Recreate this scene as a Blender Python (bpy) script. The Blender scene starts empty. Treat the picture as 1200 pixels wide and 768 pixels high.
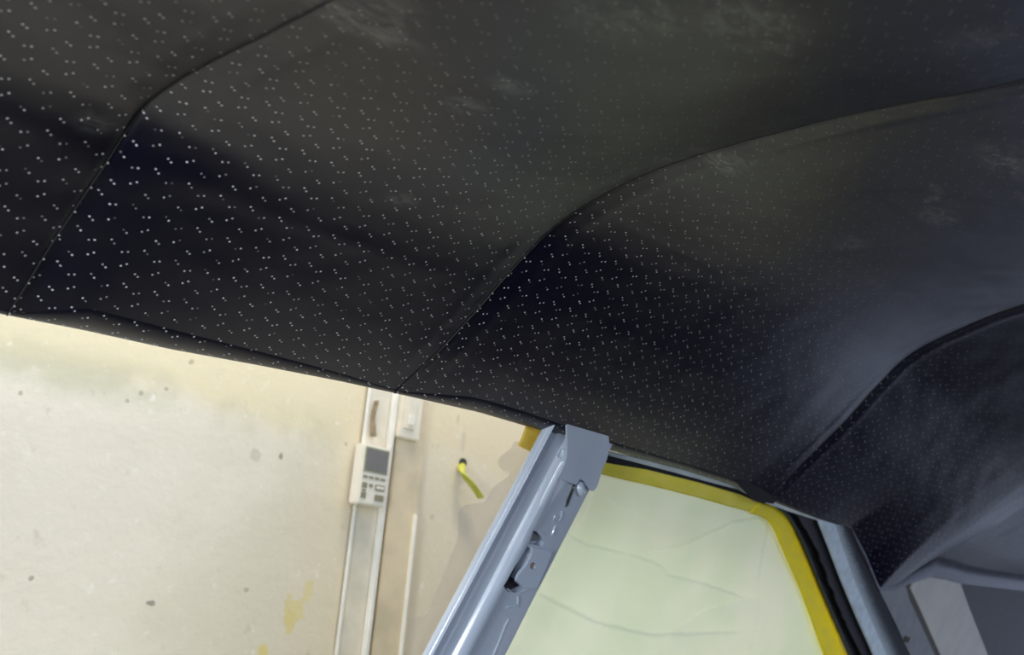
import bpy, bmesh, math, random
from mathutils import Vector, Matrix, noise
random.seed(4)
scene = bpy.context.scene
COL = scene.collection

# ------------------------------------------------------------ camera
RIGHT = Vector((0.67244076, -0.73584114, 0.07975744))
UP = Vector((-0.26497452, -0.1387162, 0.95422551))
FWD = Vector((0.69109473, 0.66279381, 0.28825758))
FPX = 1118.33
cam_d = bpy.data.cameras.new('camera'); cam = bpy.data.objects.new('camera', cam_d); COL.objects.link(cam)
cam.matrix_world = Matrix((( RIGHT.x, UP.x, -FWD.x, 0), (RIGHT.y, UP.y, -FWD.y, 0), (RIGHT.z, UP.z, -FWD.z, 0), (0, 0, 0, 1)))
cam_d.sensor_width = 36; cam_d.lens = 36 * FPX / 1200; cam_d.clip_start = 0.02
cam_d.dof.use_dof = True; cam_d.dof.focus_distance = 0.82; cam_d.dof.aperture_fstop = 9.0
scene.camera = cam

# ------------------------------------------------------------ light
w = bpy.data.worlds.new('world'); scene.world = w; w.use_nodes = True
bg = w.node_tree.nodes['Background']; bg.inputs[0].default_value = (0.62, 0.72, 1.0, 1); bg.inputs[1].default_value = 0.33

def area(name, loc, target, sx, sy, power, col):
    d = bpy.data.lights.new(name, 'AREA'); d.shape = 'RECTANGLE'; d.size = sx; d.size_y = sy; d.energy = power; d.color = col
    o = bpy.data.objects.new(name, d); COL.objects.link(o); o.location = loc
    o.rotation_euler = (Vector(target) - Vector(loc)).to_track_quat('-Z', 'Y').to_euler(); return o
area('added_wall_lamp', (0.4, 1.0, 3.4), (0.7, 1.5, -0.2), 3.0, 0.3, 56, (1.0, 0.90, 0.72))  # unseen lamp added above the gap to light the wall
area('added_pillar_fill', (-0.6, -2.6, 0.5), (0.8, 0.7, 0.0), 2.2, 1.0, 38, (0.85, 0.92, 1.0))  # unseen light added on the far side to brighten the pillar
area('added_highlight_light', (-2.4, -0.35, -0.25), (0.7, 0.6, -0.1), 0.5, 0.9, 18, (0.90, 0.96, 1.0))  # unseen light added to give the pillar beads their highlights
scene.view_settings.view_transform = 'Standard'; scene.view_settings.look = 'None'
scene.view_settings.exposure = 1.45; scene.view_settings.gamma = 1.0

# ------------------------------------------------------------ helpers
def ray(px, py): return FWD + RIGHT * ((px - 600) / FPX) - UP * ((py - 384) / FPX)
K = 0.35; NRM = Vector((0, 1, K)).normalized()          # the car's side leans in towards the roof
def side(px, py, off=0.0):
    """point of the car's side plane (shifted outwards by off) seen along a direction measured in the photograph"""
    d = ray(px, py); t = (0.66 + K * 0.17 + off * math.sqrt(1 + K * K)) / (d.y + K * d.z); return d * t
WALL_Y = 1.5
def onwall(px, py, y=WALL_Y): d = ray(px, py); return d * (y / d.y)

class NT:
    def __init__(s, name):
        s.m = bpy.data.materials.new(name); s.m.use_nodes = True; s.t = s.m.node_tree
        s.b = s.t.nodes['Principled BSDF']; s.out = s.t.nodes['Material Output']
    def n(s, typ, **kw):
        nd = s.t.nodes.new(typ)
        for k, v in kw.items(): setattr(nd, k, v)
        return nd
    def l(s, a, b): s.t.links.new(a, b)
    def val(s, sock, v):
        if isinstance(v, (int, float)): sock.default_value = v
        else: s.l(v, sock)
    def math(s, op, a, b=0.0, c=0.0):
        nd = s.n('ShaderNodeMath', operation=op)
        s.val(nd.inputs[0], a); s.val(nd.inputs[1], b); s.val(nd.inputs[2], c); return nd.outputs[0]
    def smooth(s, x, a, b, lo=0.0, hi=1.0):
        nd = s.n('ShaderNodeMapRange', interpolation_type='SMOOTHSTEP'); s.val(nd.inputs[0], x)
        nd.inputs[1].default_value = a; nd.inputs[2].default_value = b; nd.inputs[3].default_value = lo; nd.inputs[4].default_value = hi
        return nd.outputs[0]
    def noise(s, vec, scale, detail=3.0, rough=0.5, dist=0.0):
        nd = s.n('ShaderNodeTexNoise'); s.l(vec, nd.inputs['Vector']); nd.inputs['Scale'].default_value = scale
        nd.inputs['Detail'].default_value = detail; nd.inputs['Roughness'].default_value = rough; nd.inputs['Distortion'].default_value = dist
        return nd.outputs['Fac']
    def mapping(s, vec, scale=(1, 1, 1), rot=(0, 0, 0), loc=(0, 0, 0)):
        nd = s.n('ShaderNodeMapping'); s.l(vec, nd.inputs[0]); nd.inputs['Scale'].default_value = scale
        nd.inputs['Rotation'].default_value = rot; nd.inputs['Location'].default_value = loc; return nd.outputs[0]
    def mix(s, f, a, b):
        nd = s.n('ShaderNodeMix', data_type='RGBA'); s.val(nd.inputs['Factor'], f)
        for i, v in ((6, a), (7, b)):
            if isinstance(v, tuple): nd.inputs[i].default_value = (*v, 1) if len(v) == 3 else v
            else: s.l(v, nd.inputs[i])
        return nd.outputs[2]
    def bump(s, h, strength=0.3, dist=0.001):
        nd = s.n('ShaderNodeBump'); s.l(h, nd.inputs['Height']); nd.inputs['Strength'].default_value = strength
        nd.inputs['Distance'].default_value = dist; s.l(nd.outputs[0], s.b.inputs['Normal'])
    def geo(s): return s.n('ShaderNodeNewGeometry').outputs['Position']

def paint(name, col, rough=0.5, spec=0.5, metal=0.0, var=0.08, vscale=30, bump=0.0, bscale=400, coat=0.0):
    q = NT(name); p = q.geo(); f = q.noise(p, vscale, 4)
    c2 = tuple(c * (1 - var) for c in col); c1 = tuple(min(1, c * (1 + var)) for c in col)
    q.l(q.mix(q.smooth(f, 0.3, 0.7), c2, c1), q.b.inputs['Base Color'])
    q.b.inputs['Roughness'].default_value = rough; q.b.inputs['Metallic'].default_value = metal
    q.b.inputs['Specular IOR Level'].default_value = spec; q.b.inputs['Coat Weight'].default_value = coat
    if bump: q.bump(q.noise(p, bscale, 3), bump, 0.001)
    return q.m

def vinyl(name, dots=True):
    q = NT(name); uv = q.n('ShaderNodeUVMap').outputs[0]; pos = q.geo()
    sep = q.n('ShaderNodeSeparateXYZ'); q.l(uv, sep.inputs[0]); U, V = sep.outputs[0], sep.outputs[1]
    base = (0.0008, 0.0014, 0.0120)
    # dust: soft streaks along the car, a few rubbed marks
    st = q.noise(q.mapping(uv, (9, 26, 1), (0, 0, 0.1)), 1.0, 5, 0.65, 0.6)
    patch = q.noise(uv, 3.2, 2)
    dust = q.math('MULTIPLY', q.smooth(st, 0.58, 0.80), q.smooth(patch, 0.42, 0.66))
    up = q.smooth(V, 0.17, 0.34)
    dust = q.math('MULTIPLY', dust, q.math('ADD', q.math('MULTIPLY', up, 0.85), 0.05))
    scuff = None
    for (px, py, zz, rx, ry, a) in SCUFFS:
        c = SC3[(px, py)]
        d = q.n('ShaderNodeVectorMath', operation='SUBTRACT'); q.l(pos, d.inputs[0]); d.inputs[1].default_value = c
        m = q.mapping(d.outputs[0], (1 / rx, 1 / ry, 1 / 0.04))
        ln = q.n('ShaderNodeVectorMath', operation='LENGTH'); q.l(m, ln.inputs[0])
        k = q.math('MULTIPLY', q.smooth(ln.outputs['Value'], 0.2, 1.0, 1.0, 0.0), a)
        scuff = k if scuff is None else q.math('MAXIMUM', scuff, k)
    brk = q.noise(q.mapping(uv, (60, 130, 1), (0, 0, 0.3)), 1.0, 5, 0.6, 1.0)
    scuff = q.math('MULTIPLY', q.math('MULTIPLY', scuff, 0.85), q.smooth(brk, 0.36, 0.66))
    dust = q.math('ADD', dust, scuff)
    col = q.mix(dust, base, (0.20, 0.205, 0.19))
    if dots:
        A, B = 0.0218, 0.0310                            # repeat of the punched pattern
        cu = q.math('MULTIPLY', q.math('FRACT', q.math('DIVIDE', q.math('ADD', U, q.math('MULTIPLY', V, 0.055)), A)), A)
        cv = q.math('MULTIPLY', q.math('FRACT', q.math('DIVIDE', q.math('SUBTRACT', V, q.math('MULTIPLY', U, 0.018)), B)), B)
        acc = None
        for (x, y) in ((.0045, .0296), (.0071, .0281), (.0014, .0194), (.0042, .0172), (.0110, .0130), (.0142, .0146), (.0150, .0022), (.0178, .0050)):
            dx = q.math('SUBTRACT', cu, x); dy = q.math('SUBTRACT', cv, y)
            r = q.math('SQRT', q.math('ADD', q.math('MULTIPLY', dx, dx), q.math('MULTIPLY', dy, dy)))
            acc = r if acc is None else q.math('MINIMUM', acc, r)
        dm = q.smooth(acc, 0.00045, 0.00095, 1.0, 0.0)
        vary = q.smooth(q.noise(q.mapping(uv, (220, 220, 1)), 1.0, 1), 0.30, 0.62, 0.12, 1.0)
        gone = q.smooth(V, 0.18, 0.42, 1.0, 0.24)
        faint = q.smooth(U, 0.40, 1.2, 1.0, 0.5)
        dm = q.math('MULTIPLY', q.math('MULTIPLY', dm, vary), q.math('MULTIPLY', gone, faint))
        col = q.mix(dm, col, (0.85, 0.88, 0.9))
        hgt = q.math('ADD', q.math('MULTIPLY', q.noise(uv, 1500, 3), 0.25), q.math('MULTIPLY', dm, -1.0))
    else: hgt = q.math('MULTIPLY', q.noise(uv, 1500, 3), 0.25)
    q.l(col, q.b.inputs['Base Color']); q.b.inputs['Roughness'].default_value = 0.34
    q.b.inputs['Specular IOR Level'].default_value = 0.57
    q.bump(hgt, 0.35, 0.0006)
    return q.m

def link(name, me, mat, parent=None, smooth=False, angle=None):
    if mat: me.materials.append(mat)
    o = bpy.data.objects.new(name, me); COL.objects.link(o)
    if smooth:
        for p in me.polygons: p.use_smooth = True
        if angle is not None:
            bm = bmesh.new(); bm.from_mesh(me)
            for e in bm.edges:
                if len(e.link_faces) == 2 and e.calc_face_angle(0) > angle: e.smooth = False
            bm.to_mesh(me); bm.free()
    if parent: setp(o, parent)
    return o
def setp(o, parent):
    o.parent = parent; o.matrix_parent_inverse = parent_world(parent).inverted()
def parent_world(p):
    m = p.matrix_basis.copy()
    if p.parent: m = parent_world(p.parent) @ p.matrix_parent_inverse @ m
    return m
def mesh(name, vs, fs):
    me = bpy.data.meshes.new(name); me.from_pydata([tuple(v) for v in vs], [], fs); me.update(); return me
def tag(o, label=None, cat=None, group=None, kind=None):
    for k, v in (('label', label), ('category', cat), ('group', group), ('kind', kind)):
        if v: o[k] = v
    return o
def empty(name, loc):
    o = bpy.data.objects.new(name, None); COL.objects.link(o); o.location = loc; o.empty_display_size = 0.1; return o
def prism_bm(pts, vec, bevel=0.0, seg=2):
    bm = bmesh.new(); a = [bm.verts.new(p) for p in pts]; b = [bm.verts.new(p + vec) for p in pts]; n = len(pts)
    bm.faces.new(a); bm.faces.new(list(reversed(b)))
    for i in range(n): bm.faces.new((a[(i + 1) % n], a[i], b[i], b[(i + 1) % n]))
    bmesh.ops.recalc_face_normals(bm, faces=bm.faces)
    if bevel: bmesh.ops.bevel(bm, geom=list(bm.edges), offset=bevel, segments=seg, affect='EDGES', clamp_overlap=True)
    return bm
def prism(name, pts, vec, mat, parent=None, bevel=0.0):
    bm = prism_bm(pts, vec, bevel); me = bpy.data.meshes.new(name); bm.to_mesh(me); bm.free()
    return link(name, me, mat, parent, smooth=bevel > 0, angle=0.6)
def smoothpts(pp, k=4):
    """Catmull-Rom through open list of 2-D points"""
    out = []
    for i in range(len(pp) - 1):
        p0 = pp[max(i - 1, 0)]; p1 = pp[i]; p2 = pp[i + 1]; p3 = pp[min(i + 2, len(pp) - 1)]
        for j in range(k):
            t = j / k
            out.append(tuple(0.5 * (2 * p1[c] + (p2[c] - p0[c]) * t + (2 * p0[c] - 5 * p1[c] + 4 * p2[c] - p3[c]) * t * t + (3 * p1[c] - p0[c] - 3 * p2[c] + p3[c]) * t ** 3) for c in range(len(p1))))
    out.append(tuple(pp[-1])); return out
def tube(name, pts, r, mat, parent=None, seg=8, flat=1.0):
    vs, fs = [], []; n = len(pts)
    for i, p in enumerate(pts):
        p = Vector(p); d = (Vector(pts[min(i + 1, n - 1)]) - Vector(pts[max(i - 1, 0)])).normalized()
        a = d.cross(Vector((0, 0, 1)))
        if a.length < 0.1: a = d.cross(Vector((0, 1, 0)))
        a.normalize(); b = d.cross(a).normalized(); rr = r[i] if isinstance(r, (list, tuple)) else r
        for k in range(seg):
            th = 2 * math.pi * k / seg; vs.append(p + a * math.cos(th) * rr + b * math.sin(th) * rr * flat)
    for i in range(n - 1):
        for k in range(seg):
            fs.append((i * seg + k, i * seg + (k + 1) % seg, (i + 1) * seg + (k + 1) % seg, (i + 1) * seg + k))
    fs.append(tuple(range(seg))[::-1]); fs.append(tuple((n - 1) * seg + k for k in range(seg)))
    return link(name, mesh(name, vs, fs), mat, parent, smooth=True, angle=1.0)
def cut(o, cutters):
    for c in cutters:
        m = o.modifiers.new('cut', 'BOOLEAN'); m.operation = 'DIFFERENCE'; m.object = c; m.solver = 'EXACT'
    bpy.context.view_layer.update()
    me = bpy.data.meshes.new_from_object(o.evaluated_get(bpy.context.evaluated_depsgraph_get()))
    o.modifiers.clear(); old = o.data; o.data = me; me.name = old.name
    for c in cutters: d = c.data; bpy.data.objects.remove(c); bpy.data.meshes.remove(d)
def lerp(a, b, t): return a + (b - a) * t
def interp(x, xs, ys):
    if x <= xs[0]: return ys[0]
    for i in range(len(xs) - 1):
        if x <= xs[i + 1]:
            t = (x - xs[i]) / (xs[i + 1] - xs[i]); return ys[i] + (ys[i + 1] - ys[i]) * t
    return ys[-1]

# ------------------------------------------------------------ headliner surface
# cross-sections of the roof lining at its three visible bows (y, z), rail to centre line
BOW1 = [(.66, .162), (.635, .181), (.611, .200), (.582, .220), (.550, .242), (.530, .259), (.511, .269), (.475, .272), (.436, .270), (.385, .266), (.330, .263), (.2, .263), (.0, .266)]
BOW2 = [(.66, .182), (.612, .211), (.577, .236), (.547, .259), (.513, .285), (.478, .307), (.438, .321), (.389, .330), (.339, .333), (.294, .332), (.236, .329), (.186, .324), (.128, .318), (.0, .315)]
BOW3 = [(.66, .183), (.602, .236), (.547, .284), (.498, .331), (.452, .371), (.379, .400), (.312, .417), (.2, .430), (.0, .436)]
NH, NP = 12, 130
def resample(pp, n):
    pp = smoothpts(pp, 6); s = [0]
    for a, b in zip(pp, pp[1:]): s.append(s[-1] + math.hypot(a[0] - b[0], a[1] - b[1]))
    return [(interp(s[-1] * i / (n - 1), s, [p[0] for p in pp]), interp(s[-1] * i / (n - 1), s, [p[1] for p in pp])) for i in range(n)]
R1, R2, R3 = (resample(b, NP) for b in (BOW1, BOW2, BOW3))
def soften(R, k):
    out = []
    for i in range(len(R)):
        a = max(0, i - k, -len(R)); kk = min(k, i, len(R) - 1 - i); seg = R[i - kk:i + kk + 1]
        out.append((sum(p[0] for p in seg) / len(seg), sum(p[1] for p in seg) / len(seg)))
    return out
SOFT = {id(R): soften(R, 16) for R in (R1, R2, R3)}
SEAMS = [-0.125, 0.208, 0.541, 1.231]
KEYS = [(-0.5, R1), (-0.125, R1), (0.208, R1), (0.541, R2), (1.231, R3), (3.0, R3)]
RAILX = [-0.5, .204, .26, .324, .397, .482, .54, .65, .736, .843, 1.018, 1.166, 1.25, 1.396, 1.501, 1.60, 1.685, 1.745, 1.80, 1.891, 1.97, 2.057, 2.454, 2.878]
RAILZ = [.158, .162, .166, .169, .175, .181, .184, .189, .189, .189, .192, .191, .184, .177, .176, .137, .091, .096, .112, .131, .133, .132, .147, .160]
RAILY = [.66] * 13 + [.658, .658, .674, .688, .686, .680, .674, .673, .673, .668, .663]
HEMX = [-0.5, -.13, -.06, .1, .19, .215, .25, .33, .45, .53, .55, .62, .70, .85, 1.1, 1.2, 1.26, 1.35, 1.5, 1.68, 1.77, 1.88, 2.2, 2.9]
HEMH = [.012, .006, .026, .022, .006, .006, .027, .024, .014, .006, .006, .022, .022, .016, .012, .007, .007, .006, .005, .005, .012, .038, .034, .034]
def section(x):
    """list of (y,z): NH hem points then NP-1 roof points, for the cross-section at x"""
    for i in range(len(KEYS) - 1):
        if x <= KEYS[i + 1][0] or i == len(KEYS) - 2: break
    (xa, A), (xb, B) = KEYS[i], KEYS[i + 1]; t = (x - xa) / (xb - xa)
    sm = math.sin(math.pi * min(max(t, 0), 1)) ** 0.6 if xb < 2.9 else min(1, (x - xa) / 0.35) * 0.9
    dz = 0.0
    if x > 1.231: u = x - 1.231; dz = -0.16 * u * u / (u + 0.25)
    if x > 1.231: bel = 0.010 * (1 - math.exp(-u / 0.12))
    elif x < -.125: bel = 0.0
    else: bel = 0.0105 * (1 - abs(2 * t - 1) ** 2.2)
    ridge = 0.0
    for s in SEAMS:
        ridge += 0.0006 * math.exp(-((x - s - 0.020) / 0.008) ** 2) + 0.0004 * math.exp(-((x - s + 0.020) / 0.008) ** 2) - 0.0007 * math.exp(-((x - s) / 0.0025) ** 2)
    roof = []
    for j in range(NP):
        p = [lerp(lerp(A[j][c], B[j][c], t), lerp(SOFT[id(A)][j][c], SOFT[id(B)][j][c], t), sm) for c in (0, 1)]
        roof.append(p)
    ry, rz, h = interp(x, RAILX, RAILY), interp(x, RAILX, RAILZ), interp(x, HEMX, HEMH)
    # top of the hem
    d = Vector((roof[6][0] - roof[0][0], roof[6][1] - roof[0][1])).normalized()
    d = Vector((-0.93, 0.37)); f = min(1, max(0, x - 1.28) / 0.4); f = f * f * (3 - 2 * f); d = (d * (1 - f) + Vector((-0.25, 1.0)).normalized() * f).normalized()
    C = (ry + d.x * h, rz + d.y * h)
    pts = []
    for j in range(NH):
        t2 = j / (NH - 1); bul = math.sin(math.pi * t2) ** 0.8 * h * (0.10 if x < 1.25 else lerp(.10, .03, min(1, (x - 1.25) / .1)) if x < 1.7 else lerp(.03, .14, min(1, (x - 1.7) / .25)))
        pts.append((lerp(ry, C[0], t2) - bul * d.y, lerp(rz, C[1], t2) + bul * d.x * 1.0))
    o = (C[0] - roof[0][0], C[1] - roof[0][1] - dz); ex = (0, 0)
    if x > 1.25:
        ks = [k * .03 for k in range(-9, 10)]; wts = [math.exp(-(k / .15) ** 2) for k in ks]
        zs = sum(interp(max(x + k, 1.25), RAILX, RAILZ) * g for k, g in zip(ks, wts)) / sum(wts); ys = sum(interp(x + k, RAILX, RAILY) * g for k, g in zip(ks, wts)) / sum(wts)
        f = min(1, (x - 1.25) / .25); f = f * f * (3 - 2 * f); ex = ((ry - ys) * f, (rz - zs) * f); o = (o[0] - ex[0], o[1] - ex[1])
    for j in range(1, NP):
        t2 = j / (NP - 1); q = roof[j]; fade = max(0, 1 - t2 * lerp(2.6, 1.7, min(1, max(0, x - 1.2) / .4))) ** 1.5
        a = roof[max(j - 1, 0)]; b = roof[min(j + 1, NP - 1)]; tg = Vector((b[0] - a[0], b[1] - a[1])).normalized(); nin = Vector((-tg.y, tg.x))
        if nin.y > 0: nin = -nin
        nin = Vector((-abs(tg.y), -abs(tg.x)))
        am = (bel * min(1, t2 * 5) + ridge * min(1, t2 * 12))
        wr = 0.0012 * noise.noise(Vector((x * 7, t2 * 8, 0))) + 0.0005 * noise.noise(Vector((x * 25, t2 * 30, 3)))
        am += wr * min(1, t2 * 6)
        e2 = max(0, 1 - t2 * 5) ** 2
        pts.append((q[0] + o[0] * fade + ex[0] * e2 + nin.x * am, q[1] + dz + o[1] * fade + ex[1] * e2 + nin.y * am))
    return pts
def seam_pt(i, x):
    return None
_sec = {}
def sec(x):
    k = round(x, 5)
    if k not in _sec: _sec[k] = section(x)
    return _sec[k]
def hit_roof(px, py):
    d = ray(px, py); best = None
    for i in range(200):
        x = -0.4 + i * 0.014
        if d.x <= 0 or x / d.x <= 0: continue
        t = x / d.x; y, z = d.y * t, d.z * t; S = sec(x)
        m = min((abs(q[0] - y) + abs(q[1] - z)) for q in S)
        if best is None or m < best[0]: best = (m, d * t)
    return best[1]
SCUFFS = [(425, 28, 0, .050, .016, .8), (455, 14, 0, .03, .02, .5), (600, 102, 0, .022, .012, .7), (545, 118, 0, .02, .015, .5), (850, 196, 0, .035, .015, 1.0), (872, 190, 0, .02, .012, .8),
          (785, 190, 0, .02, .012, .6), (818, 176, 0, .02, .01, .5), (1100, 253, 0, .04, .02, .6), (1180, 188, 0, .06, .02, .6), (470, 242, 0, .02, .01, .5), (700, 30, 0, .05, .02, .4),
          (760, 20, 0, .04, .02, .4), (880, 25, 0, .06, .03, .5), (1000, 285, 0, .03, .02, .4), (1150, 40, 0, .03, .03, .3), (115, 128, 0, .02, .012, .4)]
SC3 = {(s[0], s[1]): hit_roof(s[0], s[1]) for s in SCUFFS}
M_VIN = vinyl('perforated_black_vinyl'); M_HEM = vinyl('black_vinyl_hem')

def cols(x0, x1, step=0.0065, edge=()):
    n = max(2, int((x1 - x0) / step)); xs = {round(x0 + (x1 - x0) * i / n, 5) for i in range(n + 1)}
    for s in SEAMS:
        for k in range(-14, 15):
            v = s + k * 0.0022
            if x0 < v < x1: xs.add(round(v, 5))
    return sorted(xs)
def strip(name, xs, j0, j1, mat, parent, mirror=False, thick=0.0):
    vs, fs, uv = [], [], []
    for x in xs:
        S = sec(x); s = 0; acc = [0]
        for a, b in zip(S, S[1:]): acc.append(acc[-1] + math.hypot(a[0] - b[0], a[1] - b[1]))
        for j in range(j0, j1): vs.append((x, S[j][0], S[j][1])); uv.append((x, acc[j]))
        if mirror:
            for j in range(j1 - 2, 0, -1): vs.append((x, -S[j][0], S[j][1])); uv.append((x, acc[j1 - 1] * 2 - acc[j]))
    n = len(vs) // len(xs)
    for i in range(len(xs) - 1):
        for j in range(n - 1): a = i * n + j; fs.append((a, a + 1, a + n + 1, a + n))
    me = mesh(name, vs, fs); lay = me.uv_layers.new(name='uv')
    for l in me.loops: lay.data[l.index].uv = uv[l.vertex_index]
    o = link(name, me, mat, parent, smooth=True)
    return o

# ------------------------------------------------------------ setting
qw = NT('stained_plaster'); P = qw.geo(); sp = qw.n('ShaderNodeSeparateXYZ'); qw.l(P, sp.inputs[0])
wob = qw.noise(P, 5.0, 4); zz = qw.math('ADD', sp.outputs[2], qw.math('MULTIPLY', qw.math('SUBTRACT', wob, 0.5), 0.10))
zb = qw.math('SUBTRACT', zz, qw.math('MULTIPLY', sp.outputs[0], 0.0))
big = qw.noise(P, 2.2, 5, 0.6)
col = qw.mix(qw.smooth(big, 0.3, 0.7), (0.71, 0.65, 0.49), (0.83, 0.76, 0.61))
Z0 = onwall(150, 455).z
right = qw.smooth(sp.outputs[0], onwall(340, 500).x, onwall(430, 500).x)
upper = qw.smooth(zb, Z0 - 0.03, Z0 + 0.035)
col = qw.mix(qw.math('MULTIPLY', upper, 0.85), col, (0.77, 0.67, 0.42))
col = qw.mix(qw.math('MULTIPLY', right, 0.55), col, (0.76, 0.64, 0.43))
bandm = qw.math('MULTIPLY', qw.smooth(zb, Z0 - 0.055, Z0 - 0.005), qw.smooth(zb, Z0 + 0.005, Z0 + 0.06, 1, 0))
bandm = qw.math('MULTIPLY', bandm, qw.smooth(qw.noise(P, 9, 3), 0.35, 0.6)); bandm = qw.math('MULTIPLY', bandm, qw.math('SUBTRACT', 1.0, right))
col = qw.mix(qw.math('MULTIPLY', bandm, 0.6), col, (0.52, 0.50, 0.33))
sm = qw.smooth(qw.noise(P, 26, 4, 0.6), 0.62, 0.74); col = qw.mix(qw.math('MULTIPLY', sm, 0.45), col, (0.55, 0.50, 0.36))
lt = qw.smooth(qw.noise(P, 34, 5, 0.7), 0.60, 0.70); col = qw.mix(qw.math('MULTIPLY', lt, 0.55), col, (0.92, 0.88, 0.76))
wobv = qw.n('ShaderNodeTexNoise'); qw.l(P, wobv.inputs['Vector']); wobv.inputs['Scale'].default_value = 45; wobv.inputs['Detail'].default_value = 3
for (px, py, rx, rz, c, a) in [(331, 534, .006, .010, (.30, .24, .14), .8), (176, 707, .011, .005, (.25, .22, .16), .8), (38, 678, .005, .005, (.3, .27, .2), .7), (150, 470, .004, .004, (.4, .35, .25), .6),
        (225, 424, .006, .006, (.35, .3, .2), .6), (166, 460, .004, .004, (.35, .3, .2), .6), (196, 456, .004, .004, (.35, .3, .2), .6), (25, 460, .005, .005, (.35, .3, .2), .6), (412, 660, .004, .006, (.35, .3, .2), .6), (407, 520, .005, .006, (.35, .3, .2), .6),
        (347, 714, .024, .030, (.72, .60, .25), .75), (362, 692, .016, .02, (.74, .62, .28), .7), (340, 728, .014, .018, (.70, .58, .24), .7), (309, 765, .012, .012, (.75, .6, .2), .8),
        (538, 491, .004, .012, (.52, .44, .3), .6), (544, 515, .008, .03, (.58, .5, .36), .5), (290, 692, .005, .004, (.4, .35, .25), .6), (300, 535, .012, .012, (.52, .47, .33), .5), (508, 606, .006, .006, (.5, .45, .33), .5)]:
    c0 = onwall(px, py); d = qw.n('ShaderNodeVectorMath', operation='SUBTRACT'); qw.l(P, d.inputs[0]); d.inputs[1].default_value = c0
    m = qw.mapping(d.outputs[0], (1 / rx, 1, 1 / rz)); ln = qw.n('ShaderNodeVectorMath', operation='LENGTH'); qw.l(m, ln.inputs[0])
    dd = qw.math('ADD', ln.outputs['Value'], qw.math('MULTIPLY', qw.math('SUBTRACT', wobv.outputs['Fac'], 0.5), 2.4))
    col = qw.mix(qw.math('MULTIPLY', qw.smooth(dd, 0.6, 1.0, 1, 0), a), col, c)
qw.l(col, qw.b.inputs['Base Color']); qw.b.inputs['Roughness'].default_value = 0.75
qw.bump(qw.math('ADD', qw.noise(P, 60, 5, 0.65), qw.noise(P, 8, 3)), 0.28, 0.004)
FLOOR_Z = -1.1
def box(name, lo, hi, mat, parent=None, bevel=0.0):
    pts = [Vector((lo[0], lo[1], lo[2])), Vector((hi[0], lo[1], lo[2])), Vector((hi[0], hi[1], lo[2])), Vector((lo[0], hi[1], lo[2]))]
    return prism(name, pts, Vector((0, 0, hi[2] - lo[2])), mat, parent, bevel)
# wall as a gently uneven sheet
vs, fs = [], []; NX, NZ = 120, 80
for i in range(NX + 1):
    for j in range(NZ + 1):
        x = -1.5 + 6.5 * i / NX; z = FLOOR_Z + 3.6 * j / NZ
        vs.append((x, WALL_Y + 0.003 * noise.noise(Vector((x * 3, z * 3, 1))) + 0.003, z))
for i in range(NX):
    for j in range(NZ): a = i * (NZ + 1) + j; fs.append((a, a + NZ + 1, a + NZ + 2, a + 1))
n0 = len(vs); vs += [(-1.5, WALL_Y + .12, FLOOR_Z), (5, WALL_Y + .12, FLOOR_Z), (5, WALL_Y + .12, FLOOR_Z + 3.6), (-1.5, WALL_Y + .12, FLOOR_Z + 3.6)]; fs.append((n0, n0 + 1, n0 + 2, n0 + 3))
tag(link('wall_back', mesh('wall_back', vs, fs), qw.m, smooth=True), kind='structure')
M_FLOOR = paint('concrete_floor', (0.42, 0.41, 0.38), 0.7, var=0.2, vscale=6, bump=0.3, bscale=80)
tag(box('floor', (-4.5, -4, FLOOR_Z - 0.05), (5, WALL_Y, FLOOR_Z), M_FLOOR), kind='structure')

# ------------------------------------------------------------ wall fittings
Y_IN = Vector((0, -1, 0))
M_WHITE = paint('white_plastic', (0.80, 0.75, 0.63), 0.35, var=0.03)
M_COND = paint('white_painted_conduit', (0.82, 0.79, 0.69), 0.35, var=0.05)
M_TAN = paint('tan_painted_batten', (0.68, 0.57, 0.38), 0.6, var=0.12, vscale=12)
M_BOARD = paint('aged_white_board', (0.74, 0.67, 0.52), 0.6, var=0.08, vscale=20)
M_SCREEN = paint('grey_lcd', (0.17, 0.16, 0.145), 0.25, var=0.02)
M_BEZEL = paint('olive_grey_bezel', (0.30, 0.31, 0.18), 0.5)
M_MARK = paint('printed_mark_olive', (0.25, 0.23, 0.15), 0.6)
def wbox(name, px0, px1, pyt, pyb, depth, mat, parent=None, bevel=0.002, back=0.0):
    """upright box on the wall: edges measured in the photo at its middle height, sides vertical"""
    a = onwall(px0, (pyt + pyb) / 2, WALL_Y); b = onwall(px1, (pyt + pyb) / 2, WALL_Y); xm = (px0 + px1) / 2
    zt = onwall(xm, pyt).z; zbm = onwall(xm, pyb).z
    pts = [Vector((a.x, WALL_Y - back, zbm)), Vector((b.x, WALL_Y - back, zbm)), Vector((b.x, WALL_Y - back, zt)), Vector((a.x, WALL_Y - back, zt))]
    return prism(name, pts, Y_IN * depth, mat, parent, bevel)
t = tag(wbox('batten', 441, 476, 380, 1000, 0.010, M_TAN), 'tan wooden batten running up the stained wall behind the conduit', 'batten')
t = tag(wbox('cable_trunking', 401, 431, 380, 1000, 0.003, M_BOARD, bevel=.001), 'flat aged white trunking on the wall behind and below the wall controller', 'trunking')
wbox('edge_bead', 401, 404.5, 380, 1000, 0.006, M_COND, t, .0015)
t = tag(wbox('conduit', 430.5, 437.5, 380, 1000, 0.014, M_COND, bevel=.004), 'bright white conduit rising beside the controller to the roof edge', 'conduit')
t = tag(wbox('thin_cable', 459.5, 462.5, 600, 1000, 0.017, M_COND, bevel=.0015), 'thin white cable clipped to right edge of tan batten', 'cable')

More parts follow.
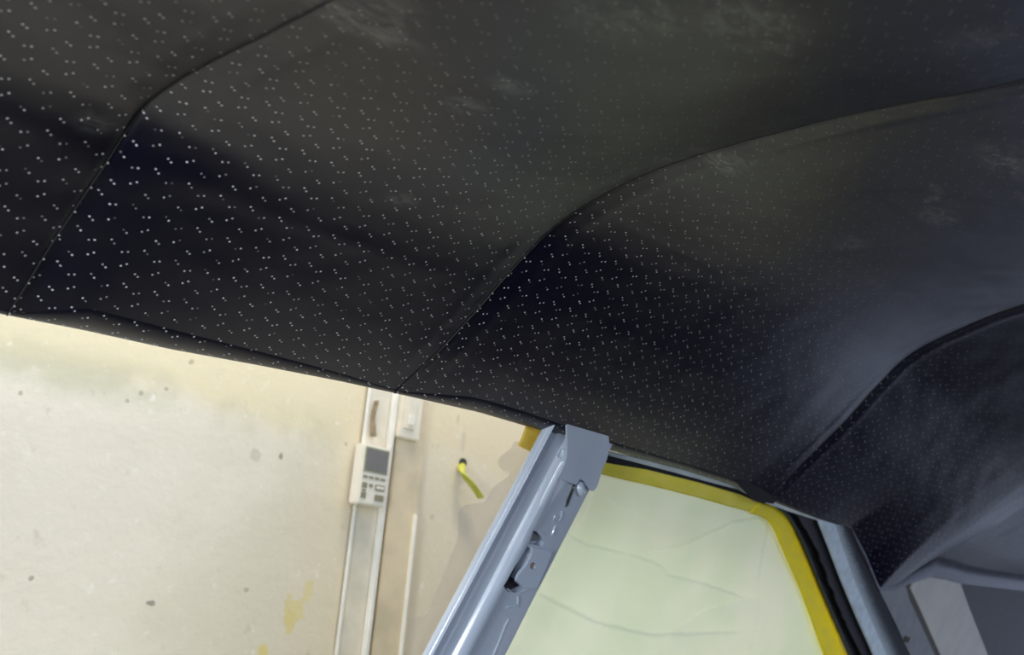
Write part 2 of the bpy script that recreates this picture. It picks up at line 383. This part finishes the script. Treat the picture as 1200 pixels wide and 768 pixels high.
def controller():
    # front face rectangle from the photo, at 26 mm off the wall
    yf = WALL_Y - 0.030
    tl, tr, bl = onwall(427, 519, yf), onwall(460, 521, yf), onwall(418, 590, yf)
    x0, x1, zt, zb_ = (tl.x + bl.x) / 2, onwall(455, 560, yf).x, tl.z, bl.z
    W_, H_ = x1 - x0, zt - zb_
    root = empty('wall_controller', ((x0 + x1) / 2, WALL_Y, zb_))
    tag(root, 'small cream wall controller with grey screen and rows of keys', 'controller')
    bx_ = lambda nm, u0, u1, v0, v1, y0, dep, mat, par, bev: prism(nm, [Vector((x0 + W_ * u0, y0, zb_ + H_ * v0)), Vector((x0 + W_ * u1, y0, zb_ + H_ * v0)), Vector((x0 + W_ * u1, y0, zb_ + H_ * v1)), Vector((x0 + W_ * u0, y0, zb_ + H_ * v1))], Y_IN * dep, mat, par, bev)
    bx_('housing', 0, 1, 0, 1, WALL_Y - 0.002, 0.028, M_WHITE, root, 0.003)
    bz = bx_('screen_bezel', 0.08, 0.93, 0.54, 0.95, yf, 0.0016, M_BEZEL, root, 0.0004)
    bx_('screen', 0.12, 0.89, 0.565, 0.925, yf - 0.0016, 0.0006, M_SCREEN, bz, 0.0)
    for i in range(4): bx_('key', 0.10 + .21 * i, 0.26 + .21 * i, 0.435, 0.475, yf, 0.0014, M_MARK, root, 0.0003)
    for (u, v, du, dv) in ((.10, .27, .17, .09), (.34, .30, .14, .05), (.56, .26, .34, .10), (.10, .10, .17, .10), (.12, .21, .12, .04)):
        bx_('key', u, u + du, v, v + dv, yf, 0.0014, M_MARK, root, 0.0003)
    k = bx_('key', .58, .90, .09, .19, yf, 0.0022, M_MARK, root, 0.0005)
    for (u, v) in ((.60, .285), (.74, .285)): bx_('key_cap', u, u + .12, v, v + .05, yf - .0014, 0.001, M_WHITE, root, 0.0003)
controller()
t = tag(wbox('switch_box', 462, 488, 440, 517, 0.022, M_BOARD, bevel=.003), 'cream switch box on the wall, half hidden under the roof edge, right of the conduit', 'switch box')
def swpart(nm, px0, px1, y0, y1, dep, mat): return wbox(nm, px0, px1, y0, y1, dep, mat, t, .0008, back=0.022)
swpart('cover_plate', 467, 480, 450, 505, 0.003, M_BOARD)
swpart('rocker', 469.5, 476, 488, 500, 0.006, M_WHITE)
# rusty bracket above the controller
M_RUST = paint('rusty_brown', (0.36, 0.27, 0.16), 0.8, var=0.3, vscale=80)
tag(prism('rusty_clip', [onwall(*p) + Y_IN * .0065 for p in ((436, 470), (441, 470), (436, 490), (438, 512), (431, 512), (432, 488))], Y_IN * .004, M_RUST, None, .001), 'thin rusty brown clip on the trunking just above the controller', 'clip')
# yellow-green cable end
M_YG = paint('yellow_green_sleeve', (0.44, 0.44, 0.05), 0.45, var=0.15, vscale=60)
M_DARK = paint('dark_recess', (0.05, 0.045, 0.035), 0.9)
pp = smoothpts([(541, 545, 0.0), (541.5, 552, .014), (545, 559, .020), (552, 567, .022), (558, 575, .022), (563, 583, .020)], 4)
root = tag(tube('cable_end', [onwall(a, b, WALL_Y - c) for a, b, c in pp], 0.009, M_YG, None, 10, 0.55), 'short yellow-green cable end hanging out of a hole in the wall', 'cable')
hc = onwall(542, 543); ring = [hc + Vector((math.cos(i * math.pi / 8) * .011, -0.001, math.sin(i * math.pi / 8) * .011)) for i in range(16)]
prism('hole', ring, Y_IN * .0012, M_DARK, root)

# ------------------------------------------------------------ the car
car = empty('car', (0.9, 0, FLOOR_Z))
tag(car, 'car body seen from inside: black headliner, bare grey-blue pillar and masked rear window', 'car')
M_PAINT = NT('grey_blue_body_paint'); q = M_PAINT; p = q.geo()
f = q.noise(p, 14, 3); q.l(q.mix(q.smooth(f, .3, .7), (0.42, 0.48, 0.57), (0.47, 0.53, 0.61)), q.b.inputs['Base Color'])
q.b.inputs['Roughness'].default_value = 0.25; q.b.inputs['Coat Weight'].default_value = 1.0; q.b.inputs['Coat Roughness'].default_value = 0.12
q.bump(q.noise(p, 60, 3), 0.15, 0.0008); M_PAINT = q.m
M_LIP = paint('pale_green_grey_primer', (0.48, 0.54, 0.53), 0.45, var=0.1)

hem = strip('headliner', cols(-0.5, 2.878), 0, NH, M_HEM, car)
ends = [-0.5] + SEAMS + [2.878]
for a, b in zip(ends, ends[1:]):
    strip('headliner_panel', cols(a, b), NH - 1, NH + NP - 1, M_VIN, hem, mirror=True)
M_SEAM = paint('black_seam_thread', (0.012, 0.012, 0.014), 0.55)
M_STITCH = paint('pale_stitch', (0.45, 0.46, 0.40), 0.5)
for s in SEAMS:
    S = sec(s); pts = [(s, y, z) for (y, z) in S] + [(s, -y, z) for (y, z) in S[-2:0:-1]]
    pts = [Vector(q_) + Vector((0, -0.0003, -0.0004)) for q_ in pts[2::2]]
    sm = tube('seam', pts, 0.0007, M_SEAM, hem, 6)
    if s > 0:
        for k in range(3, 22, 2):
            if random.random() < .55 and s > 1: continue
            c = pts[k] + Vector((0.0004, -.0007, -.0006)); bm = bmesh.new(); bmesh.ops.create_icosphere(bm, subdivisions=1, radius=0.0008)
            bmesh.ops.transform(bm, matrix=Matrix.Translation(c) @ Matrix.Diagonal((1, random.uniform(.7, 1.2), 1, 1)), verts=bm.verts); me = bpy.data.meshes.new('stitch'); bm.to_mesh(me); bm.free()
            o = link('stitch', me, M_STITCH, sm)

# unseen outer roof skin above the lining, put there to block light
vs, fs = [], []; xs = [-0.5 + i * 0.1 for i in range(35)]
yy = [.74, .72, .68, .60, .5, .35, .18, 0, -.18, -.35, -.5, -.60, -.68, -.72, -.74]
for x in xs:
    for y in yy:
        rz = interp(min(x, 2.2), [-0.5, .2, .54, 1.23, 2.3], [.31, .33, .385, .495, .42])
        z0 = 0.215
        zt = z0 + (rz - z0) * (1 - (abs(y) / .74) ** 3.5) ** 0.8 if abs(y) < .74 else z0
        vs.append((x, y, zt + .02))
n = len(yy)
for i in range(len(xs) - 1):
    for j in range(n - 1): a = i * n + j; fs.append((a, a + 1, a + n + 1, a + n))
ro = link('unseen_roof_skin', mesh('unseen_roof_skin', vs, fs), M_PAINT, car, smooth=True)
md = ro.modifiers.new('thickness', 'SOLIDIFY'); md.thickness = 0.003; md.offset = 1
# roof side rail: closed section just outside the lining edge
RX = [-.5, .2, .54, .75, .86, 1.02, 1.2, 1.3]; 
def rail(nm, X, up, dn, y0, y1, mat):
    vs, fs = [], []
    for x in X:
        z = interp(x, RAILX, RAILZ)
        vs += [(x, y0, z + dn), (x, y1, z + dn - .002), (x, y1, z + up), (x, y0, z + up)]
    for i in range(len(X) - 1):
        for j in range(4): a = i * 4; fs.append((a + j, a + (j + 1) % 4, a + 4 + (j + 1) % 4, a + 4 + j))
    fs.append((0, 1, 2, 3)); e = (len(X) - 1) * 4; fs.append((e + 3, e + 2, e + 1, e))
    me = mesh(nm, vs, fs); bm = bmesh.new(); bm.from_mesh(me); bmesh.ops.recalc_face_normals(bm, faces=bm.faces); bm.to_mesh(me); bm.free()
    return link(nm, me, mat, car)
rail('side_rail', [-.5, .2, .4, .54, .75, .86, 1.02, 1.2, 1.35, 1.45], .075, .032, .672, .742, M_PAINT)
rail('side_rail', [-.5, .2, .4, .54, .75, .86, 1.02, 1.2, 1.45], .055, .008, -.742, -.672, M_PAINT)

M_CARPET = paint('dark_floor_carpet', (0.030, 0.029, 0.028), 0.95, var=.2, vscale=60, spec=.1)
box('unseen_floor_pan', (-.9, -.72, -.86), (2.9, .70, -.82), M_CARPET, car)  # unseen dark floor, added so the lining's slopes reflect something dark
box('unseen_far_door', (-.9, -.86, -.86), (2.9, -.80, -.30), M_CARPET, car, .01)  # unseen dark door body, added to keep the cabin dim
box('added_rear_bulkhead', (2.88, -.72, -.86), (2.94, .70, -.40), M_CARPET, car, .01)  # unseen, added behind to stop sky reflecting in the lining; height set for that
# --- middle pillar
Lt, Lb, Rt = side(636, 506), side(497, 768), side(712, 530)
AX = (Lb - Lt); AC = (Rt - Lt); INW = AC.cross(AX).normalized()
if INW.y > 0: INW = -INW
prof = [(0.02, -.005), (0.0, -.002), (0.0, .002), (.010, .0055), (.03, .0075), (.055, .006), (.07, .002), (.09, -.002), (.10, -.003), (.16, -.0035), (.20, -.003), (.215, -.0008), (.24, -.0004), (.29, -.001), (.325, .000), (.345, .0045), (.375, .0085), (.41, .0098), (.455, .0092), (.51, .0072), (.62, .0055), (.75, .0052), (.90, .005), (.97, .004), (.995, .0), (1.0, -.004), (1.0, -.018), (.34, -.018), (.30, -.006)]
def pil(t_, u, n_): return Lt + AX * t_ + AC * u + INW * n_
vs, fs = [], []; T = [-.16 + i * 0.04 for i in range(66)]
for tt in T:
    for (u, n_) in prof:
        w_ = 0.0005 * noise.noise(Vector((tt * 5, u * 5, 2)))
        vs.append(pil(tt, u + (0.012 * noise.noise(Vector((tt * 3, 7, 0))) if u > .9 else 0), n_ + w_))
n = len(prof)
for i in range(len(T) - 1):
    for j in range(n): a = i * n; fs.append((a + j, a + (j + 1) % n, a + n + (j + 1) % n, a + n + j))
fs.append(tuple(range(n))); fs.append(tuple(reversed([(len(T) - 1) * n + j for j in range(n)])))
me = mesh('pillar', vs, fs); bm = bmesh.new(); bm.from_mesh(me); bmesh.ops.recalc_face_normals(bm, faces=bm.faces); bm.to_mesh(me); bm.free()
pillar = link('pillar', me, M_PAINT, car)
OFFP = -0.006
def sidepoly(pp, off): return [side(a, b, off) for a, b in pp]
def cutter(pp, off, depth):
    bm = prism_bm([v - NRM * 0.01 for v in sidepoly(pp, off)], NRM * (depth + .01)); me = bpy.data.meshes.new('c'); bm.to_mesh(me); bm.free()
    o = bpy.data.objects.new('c', me); COL.objects.link(o); return o
SLOT1 = [(622, 621), (628, 623), (634, 629), (638, 636), (636, 641), (630, 640), (619, 637)]
SLOT2 = [(617, 639), (622, 645), (610, 672), (606, 680), (616, 690), (606, 695), (596, 694), (587, 687), (600, 664)]
SLOT3 = [(662, 511), (657, 518), (654, 529), (657, 536), (661, 540), (664, 530)]
cut(pillar, [cutter(SLOT1, OFFP, .012), cutter(SLOT2, OFFP, .012), cutter(SLOT3, -.009, .008)])
for pl in pillar.data.polygons: pl.use_smooth = True
bm = bmesh.new(); bm.from_mesh(pillar.data)
for e in bm.edges:
    if len(e.link_faces) == 2 and e.calc_face_angle(0) > 0.55: e.smooth = False
bm.to_mesh(pillar.data); bm.free()
M_SLOT_SHADE = paint('painted_slot_shade', (0.010, 0.008, 0.014), 0.6)  # near-black purple stands for the shade inside the slot
def splate(nm, pp, off, th, mat, par, bev=0.0008): return prism(nm, sidepoly(pp, off), NRM * th, mat, par, bev)
splate('slot_shade', [(613, 644), (619, 648), (606, 672), (602, 682), (612, 691), (596, 692), (590, 686), (601, 664)], .0035, .002, M_SLOT_SHADE, pillar, 0)  # dark sheet added in the slot as painted shade
M_INNER = paint('inner_grey_metal', (0.16, 0.17, 0.18), 0.4)
splate('inner_tab', [(624, 622), (630, 625), (634, 633), (620, 636)], -.001, .002, M_INNER, pillar)
# overlapping top plate
splate('top_plate', smoothpts([(664, 496), (664, 516), (664, 530), (661, 545), (653, 561)], 3) + [(676, 569), (680, 562)] + smoothpts([(684, 564), (693, 576), (700, 571), (706, 552), (712, 538), (714, 524), (714, 508)], 3), -.0105, .0025, M_PAINT, pillar, .0008)
# tab bracket with hole
br = splate('bracket', [(623, 641), (632, 643), (648, 647), (645, 656), (630, 690), (621, 691), (613, 689), (604, 681), (607, 673), (616, 663), (623, 649)], -.0095, .0035, M_PAINT, pillar, .0012)
hole = [(625 + 3.6 * math.cos(i * math.pi / 6), 664 + 4.3 * math.sin(i * math.pi / 6)) for i in range(12)]
cut(br, [cutter(hole, -.010, .010)])
splate('hole_liner', [(625 + 4.2 * math.cos(i * math.pi / 6), 664 + 4.8 * math.sin(i * math.pi / 6)) for i in range(12)], -.0061, .0004, paint('rusty_tan', (.30, .20, .12), .7), br, 0)
def blob(nm, px, py, off, rx, ry, rz, rot, mat, par):
    bm = bmesh.new(); bmesh.ops.create_icosphere(bm, subdivisions=3, radius=1.0)
    M = Matrix.Translation(side(px, py, off)) @ Matrix.Rotation(rot, 4, 'Y') @ Matrix.Diagonal((rx, ry, rz, 1)); bmesh.ops.transform(bm, matrix=M, verts=bm.verts)
    me = bpy.data.meshes.new(nm); bm.to_mesh(me); bm.free(); return link(nm, me, mat, par, smooth=True)
blob('bolt', 681, 573, -.0095, .0065, .004, .0085, -.5, M_PAINT, pillar)
splate('bolt_slot', [(673, 564), (678, 562), (677, 568), (671, 572)], -.0079, .0006, M_DARK, pillar, 0)
splate('narrow_slot', [(671, 572), (673, 573), (666, 592), (663, 595), (665, 586)], -.0064, .0008, M_DARK, pillar, 0)
blob('clip_stud', 697, 567, -.004, .0028, .004, .0028, 0, M_INNER, pillar)
def ridge(pp, r=.0013, off=-.0058): tube('embossed_ridge', [side(a, b, off) for a, b in smoothpts(pp, 3)], r, M_PAINT, pillar, 6)
ridge([(649, 626), (647, 627), (651, 616)]); ridge([(657, 602), (659, 600), (657, 608)]); ridge([(650, 605), (656, 606), (655, 611), (649, 610), (650, 605)], .0007)
ridge([(607, 699), (606, 711), (597, 711), (593, 713)]); ridge([(596, 726), (592, 734), (585, 752), (578, 768), (570, 785)], .001); ridge([(626, 619), (632, 621), (640, 627)], .0007)
ridge([(594, 690), (603, 696), (616, 692), (619, 690)], .0008, -.006)

# --- weather lip under the roof edge (pale strips)
splate('window_lip', [(703, 526), (730, 533), (800, 549), (868, 566), (878, 580), (868, 575), (830, 565), (790, 554), (740, 541), (716, 535)], .012, .008, M_LIP, car, .001)
splate('window_lip', [(898, 584), (930, 592), (962, 604), (964, 612), (954, 609), (925, 600), (900, 591)], .004, .006, M_LIP, car, .001)
M_RUB = paint('black_rubber', (0.004, 0.004, 0.0045), 0.6, spec=.3)
splate('vinyl_fold', [(860, 562), (884, 566), (910, 584), (907, 591), (887, 588), (874, 577)], -.002, .003, M_RUB, car, .0006)
splate('rubber_seal', [(700, 530), (716, 534), (760, 545), (822, 560), (885, 580), (900, 592), (888, 589), (868, 580), (820, 566), (760, 551), (700, 541)], .022, .006, M_RUB, car)
splate('inner_panel', [(950, 596), (1330, 640), (1400, 940), (1080, 940), (1012, 768), (975, 660)], .030, .004, M_SEAM, car)
inner = smoothpts([(905, 591), (924, 607), (942, 640), (958, 680), (976, 722), (996, 768), (1070, 940)], 6)
outer = smoothpts([(960, 606), (963, 622), (978, 652), (990, 683), (1008, 726), (1026, 768), (1100, 940)], 6)
splate('rubber_seal', inner + outer[::-1], .020, .006, M_RUB, car)
# raised soft lips with ragged edge
mid = [(lerp(a[0], b[0], .42) + random.uniform(-1.3, 1.3), lerp(a[1], b[1], .42) + random.uniform(-1, 1)) for a, b in zip(inner, outer)]
M_RUB2 = paint('charcoal_rubber_lip', (0.012, 0.012, 0.017), 0.55, spec=.35)
splate('seal_lip', mid + [(a[0] - .5, a[1]) for a in outer[::-1]], .012, .004, M_RUB2, car, .0008)
tube('seal_bead', [side(a[0] + 1, a[1], .017) for a in inner], .0022, paint('dark_teal_rubber', (.02, .035, .03), .5), car, 8)
# pale blue flange and felt-like strip
M_FLANGE = paint('pale_blue_overspray', (0.50, 0.60, 0.68), 0.45, var=0.12, vscale=60, bump=.3, bscale=900)
qf = NT('black_felt_with_blue_overspray'); p = qf.geo(); f = qf.noise(p, 900, 3); 
sp = qf.n('ShaderNodeSeparateXYZ'); qf.l(qf.n('ShaderNodeTexCoord').outputs['Generated'], sp.inputs[0])
uvn = qf.n('ShaderNodeUVMap').outputs[0]; su = qf.n('ShaderNodeSeparateXYZ'); qf.l(uvn, su.inputs[0])
g = qf.smooth(qf.math('ADD', su.outputs[0], qf.math('MULTIPLY', qf.math('SUBTRACT', f, .5), 1.3)), -.1, 0.55, 1, 0)
qf.l(qf.mix(g, (0.020, 0.023, 0.033), (0.42, 0.50, 0.58)), qf.b.inputs['Base Color']); qf.b.inputs['Roughness'].default_value = .85; qf.bump(f, .8, .0015)
fl_l = smoothpts([(959, 607), (972, 640), (988, 682), (1006, 725), (1025, 768), (1100, 940)], 5)
fl_r = smoothpts([(977, 607), (988, 640), (1003, 682), (1021, 725), (1040, 768), (1115, 940)], 5)
fe_r = smoothpts([(995, 612), (1009, 645), (1029, 690), (1047, 730), (1066, 768), (1146, 940)], 5)
splate('pillar_flange', fl_l + fl_r[::-1], .002, .006, M_FLANGE, car, .0012)
def band(nm, A, B, off, hump, mat, par, m=8):
    vs, fs, uv = [], [], []
    for a, b in zip(A, B):
        for k in range(m + 1):
            t_ = k / m; P0 = side(lerp(a[0], b[0], t_), lerp(a[1], b[1], t_), off); vs.append(P0 - NRM * hump * math.sin(math.pi * t_) ** .7); uv.append((t_, 0))
        for k in (0, 1): vs.append(side(*( (b, a)[k][:2] ), off + .004)); uv.append((1 - k, 0))
    n = m + 3
    for i in range(len(A) - 1):
        for k in range(n): a = i * n; fs.append((a + k, a + (k + 1) % n, a + n + (k + 1) % n, a + n + k))
    me = mesh(nm, vs, fs); lay = me.uv_layers.new(name='uv')
    for l in me.loops: lay.data[l.index].uv = uv[l.vertex_index]
    bm = bmesh.new(); bm.from_mesh(me); bmesh.ops.recalc_face_normals(bm, faces=bm.faces); bm.to_mesh(me); bm.free()
    return link(nm, me, mat, par, smooth=True, angle=1.0)
band('felt_strip', [(a[0] - 1, a[1]) for a in fl_r], fe_r, .002, .003, qf.m, car)
tube('lining_edge_cord', [side(a, b, -.0015) for a, b in smoothpts([(997, 620), (1005, 640), (1017, 664), (1026, 684), (1031, 693)], 4)], .0009, M_SEAM, hem, 6)
# rear pillar trim pieces
M_TRIMA = paint('dull_grey_trim', (0.16, 0.165, 0.18), 0.5, var=.12, vscale=40)
M_OLIVE = paint('olive_groove', (0.040, 0.037, 0.024), 0.6)
M_TRIMB = paint('grey_brushed_trim', (0.40, 0.385, 0.34), 0.42, var=.08, vscale=18)
qd = NT('speckled_dark_grey_panel'); p = qd.geo(); f = qd.noise(p, 500, 3)
qd.l(qd.mix(qd.smooth(f, .45, .72), (0.030, 0.031, 0.037), (0.10, 0.105, 0.12)), qd.b.inputs['Base Color']); qd.b.inputs['Roughness'].default_value = .6; qd.bump(f, .6, .001)
splate('trim_strip', [(1026, 684), (1040, 672), (1058, 672), (1066, 702), (1096, 768), (1170, 940), (1142, 940), (1066, 768), (1048, 728)], .0045, .004, M_TRIMA, car, .001)
splate('trim_groove', [(1050, 672), (1070, 672), (1078, 710), (1106, 768), (1180, 940), (1168, 940), (1092, 768), (1066, 702)], .0055, .004, M_OLIVE, car)
splate('trim_plate', [(1067, 690)] + smoothpts([(1070, 684), (1074, 680), (1082, 672), (1096, 670), (1112, 671), (1122, 674)], 3) + [(1126, 684), (1136, 712), (1158, 768), (1230, 940), (1176, 940), (1102, 768), (1080, 718)], .0035, .004, M_TRIMB, car, .001)
splate('rear_panel', [(1110, 660), (1330, 672), (1400, 940), (1200, 940), (1150, 768), (1128, 712)], .010, .005, qd.m, car, .001)
splate('cable_clip', [(1062, 746), (1067, 748), (1064, 754), (1060, 752)], .002, .003, M_DARK, car, 0)

# --- masking film and tapes on the window
qm = NT('pale_yellow_green_masking_film'); p = qm.geo(); f = qm.noise(p, 7, 4)
cc = qm.mix(qm.smooth(f, .35, .65), (0.76, 0.88, 0.70), (0.84, 0.92, 0.78)); qm.l(cc, qm.b.inputs['Base Color']); qm.b.inputs['Roughness'].default_value = .30
tr = qm.n('ShaderNodeBsdfTranslucent'); qm.l(cc, tr.inputs[0]); mx = qm.n('ShaderNodeMixShader'); mx.inputs[0].default_value = .45
qm.l(qm.b.outputs[0], mx.inputs[1]); qm.l(tr.outputs[0], mx.inputs[2]); qm.l(mx.outputs[0], qm.out.inputs[0]); qm.bump(qm.noise(p, 40, 4), .15, .002)
def segd(p, a, b):
    ax, ay = b[0] - a[0], b[1] - a[1]; L = ax * ax + ay * ay; t_ = max(0, min(1, ((p[0] - a[0]) * ax + (p[1] - a[1]) * ay) / L))
    dx, dy = p[0] - a[0] - ax * t_, p[1] - a[1] - ay * t_; return math.hypot(dx, dy), (1 if ax * dy - ay * dx > 0 else -1)
FOLDS = [([(660, 622), (690, 640), (740, 650), (774, 662), (785, 676), (830, 686), (870, 700)], .0022, 5), ([(903, 612), (896, 640), (889, 681), (891, 710), (882, 758), (870, 800)], .0025, 6),
         ([(720, 590), (760, 612), (775, 620)], .0012, 4), ([(900, 606), (860, 612), (800, 640), (740, 650)], .0018, 9), ([(900, 612), (915, 650), (935, 690), (950, 740)], .0018, 6),
         ([(880, 700), (830, 715), (790, 740), (760, 770)], .0025, 8), ([(700, 560), (690, 600), (640, 680), (600, 760)], .002, 10), ([(940, 690), (905, 715), (890, 750), (860, 790)], .0022, 6), ([(640, 700), (700, 730), (760, 745), (860, 742)], .0018, 12)]
FOLD3 = [([(side(*a, .032).x, side(*a, .032).z) for a in pl], h * 1.0, wpx * 0.0016) for pl, h, wpx in FOLDS]
def film(nm, corners, off, mat, nu, nv, folds=True, amp=.004):
    C4 = [side(a, b, off) for a, b in corners]; vs, fs = [], []
    for i in range(nu + 1):
        for j in range(nv + 1):
            u, v = i / nu, j / nv; P0 = C4[0] * (1 - u) * (1 - v) + C4[1] * u * (1 - v) + C4[2] * u * v + C4[3] * (1 - u) * v
            d = amp * noise.noise(Vector((P0.x * 6, P0.z * 6, 5))) + amp * .3 * noise.noise(Vector((P0.x * 22, P0.z * 30, 1)))
            if folds:
                for pl, h, wd in FOLD3:
                    best = min((segd((P0.x, P0.z), pl[k], pl[k + 1]) for k in range(len(pl) - 1)), key=lambda r: r[0])
                    x_ = best[0] * best[1] / wd; d += h * math.exp(-abs(x_)) * (1 if x_ > 0 else .2)
            vs.append(P0 + NRM * d)
    for i in range(nu):
        for j in range(nv): a = i * (nv + 1) + j; fs.append((a, a + 1, a + nv + 2, a + nv + 1))
    return link(nm, mesh(nm, vs, fs), mat, None, smooth=True)
tag(film('masking_film', [(690, 540), (908, 596), (1060, 940), (420, 940)], .032, qm.m, 150, 200), 'pale yellow-green translucent masking film stretched over the rear side window', 'masking film')
def tapemat(nm, c1, c2):
    q = NT(nm); p = q.geo(); f = q.noise(q.mapping(p, (1, 1, 2.5)), 25, 4); cc = q.mix(q.smooth(f, .35, .68), c1, c2); q.l(cc, q.b.inputs['Base Color'])
    q.b.inputs['Roughness'].default_value = .45; q.b.inputs['Specular IOR Level'].default_value = .25; q.bump(q.noise(p, 120, 4), .3, .001)
    tr = q.n('ShaderNodeBsdfTranslucent'); q.l(cc, tr.inputs[0]); mx = q.n('ShaderNodeMixShader'); mx.inputs[0].default_value = .35
    q.l(q.b.outputs[0], mx.inputs[1]); q.l(tr.outputs[0], mx.inputs[2]); q.l(mx.outputs[0], q.out.inputs[0]); return q.m
M_T1 = tapemat('olive_yellow_tape', (.88, .82, .10), (.92, .84, .16)); M_T2 = tapemat('bright_yellow_tape', (1.0, .88, .02), (.96, .84, .06)); M_T3 = tapemat('orange_yellow_tape', (.90, .68, .10), (.92, .74, .16))
def tape(nm, A, B, off, mat, label, m=8):
    A = smoothpts(A, 6); B = smoothpts(B, 6); vs, fs = [], []
    for i, (a, b) in enumerate(zip(A, B)):
        for k in range(m + 1):
            t_ = k / m; P0 = side(lerp(a[0], b[0], t_), lerp(a[1], b[1], t_), off)
            vs.append(P0 + NRM * (.0012 * noise.noise(P0 * 45) + .0005 * noise.noise(P0 * 160)))
    for i in range(len(A) - 1):
        for k in range(m): a = i * (m + 1) + k; fs.append((a, a + 1, a + m + 2, a + m + 1))
    o = link(nm, mesh(nm, vs, fs), mat, None, smooth=True); md = o.modifiers.new('t', 'SOLIDIFY'); md.thickness = .0006; tag(o, label, 'tape'); return o
tape('masking_tape', [(695, 535), (730, 542), (770, 550), (820, 562), (860, 575), (893, 587), (912, 598)], [(690, 552), (725, 561), (768, 571), (820, 584), (855, 594), (884, 602), (903, 612)], .0255, M_T1, 'olive-yellow masking tape along the top of the window film, below the headliner edge')
tape('masking_tape', [(890, 589), (906, 592), (917, 600), (928, 614), (942, 646), (958, 684), (975, 726), (993, 768), (1066, 940)], [(878, 602), (893, 606), (905, 618), (914, 638), (925, 664), (937, 692), (952, 732), (965, 768), (1030, 940)], .0235, M_T2, 'bright yellow masking tape running down the right side of the window film')
# film flap and tape left of the pillar
ql = NT('thin_clear_film'); 
ql.b.inputs['Base Color'].default_value = (.72, .64, .54, 1); ql.b.inputs['Roughness'].default_value = .4
t1 = ql.n('ShaderNodeBsdfTransparent'); t1.inputs[0].default_value = (.93, .91, .90, 1); mx = ql.n('ShaderNodeMixShader'); mx.inputs[0].default_value = .74
ql.l(ql.b.outputs[0], mx.inputs[1]); ql.l(t1.outputs[0], mx.inputs[2]); ql.l(mx.outputs[0], ql.out.inputs[0])
edge = smoothpts([(603, 518), (598, 526), (586, 536), (584, 543), (588, 550), (597, 556), (588, 564), (577, 573), (568, 588), (553, 591), (542, 594), (537, 604), (536, 630), (527, 656), (516, 684), (503, 716), (497, 722), (480, 727), (479, 748), (478, 775), (420, 940)], 4)
def pl_x(y): return 640 - (y - 506) * .53
A = edge; B = [(pl_x(a[1]) + 14, a[1]) for a in edge]; vs, fs = [], []; m = 10
for a, b in zip(A, B):
    for k in range(m + 1):
        t_ = k / m; P0 = side(lerp(a[0], b[0], t_), lerp(a[1], b[1], t_), .020); vs.append(P0 + NRM * .003 * noise.noise(P0 * 12))
for i in range(len(A) - 1):
    for k in range(m): a = i * (m + 1) + k; fs.append((a, a + 1, a + m + 2, a + m + 1))
o = link('film_flap', mesh('film_flap', vs, fs), ql.m, None, smooth=True); tag(o, 'thin clear film flap with wavy edge sticking out left of the grey-blue pillar', 'film')
tape('masking_tape', [(617, 494), (612, 510), (606, 522)], [(646, 500), (640, 514), (628, 533)], .0175, M_T3, 'short orange-yellow tape end left of the pillar under the roof edge')
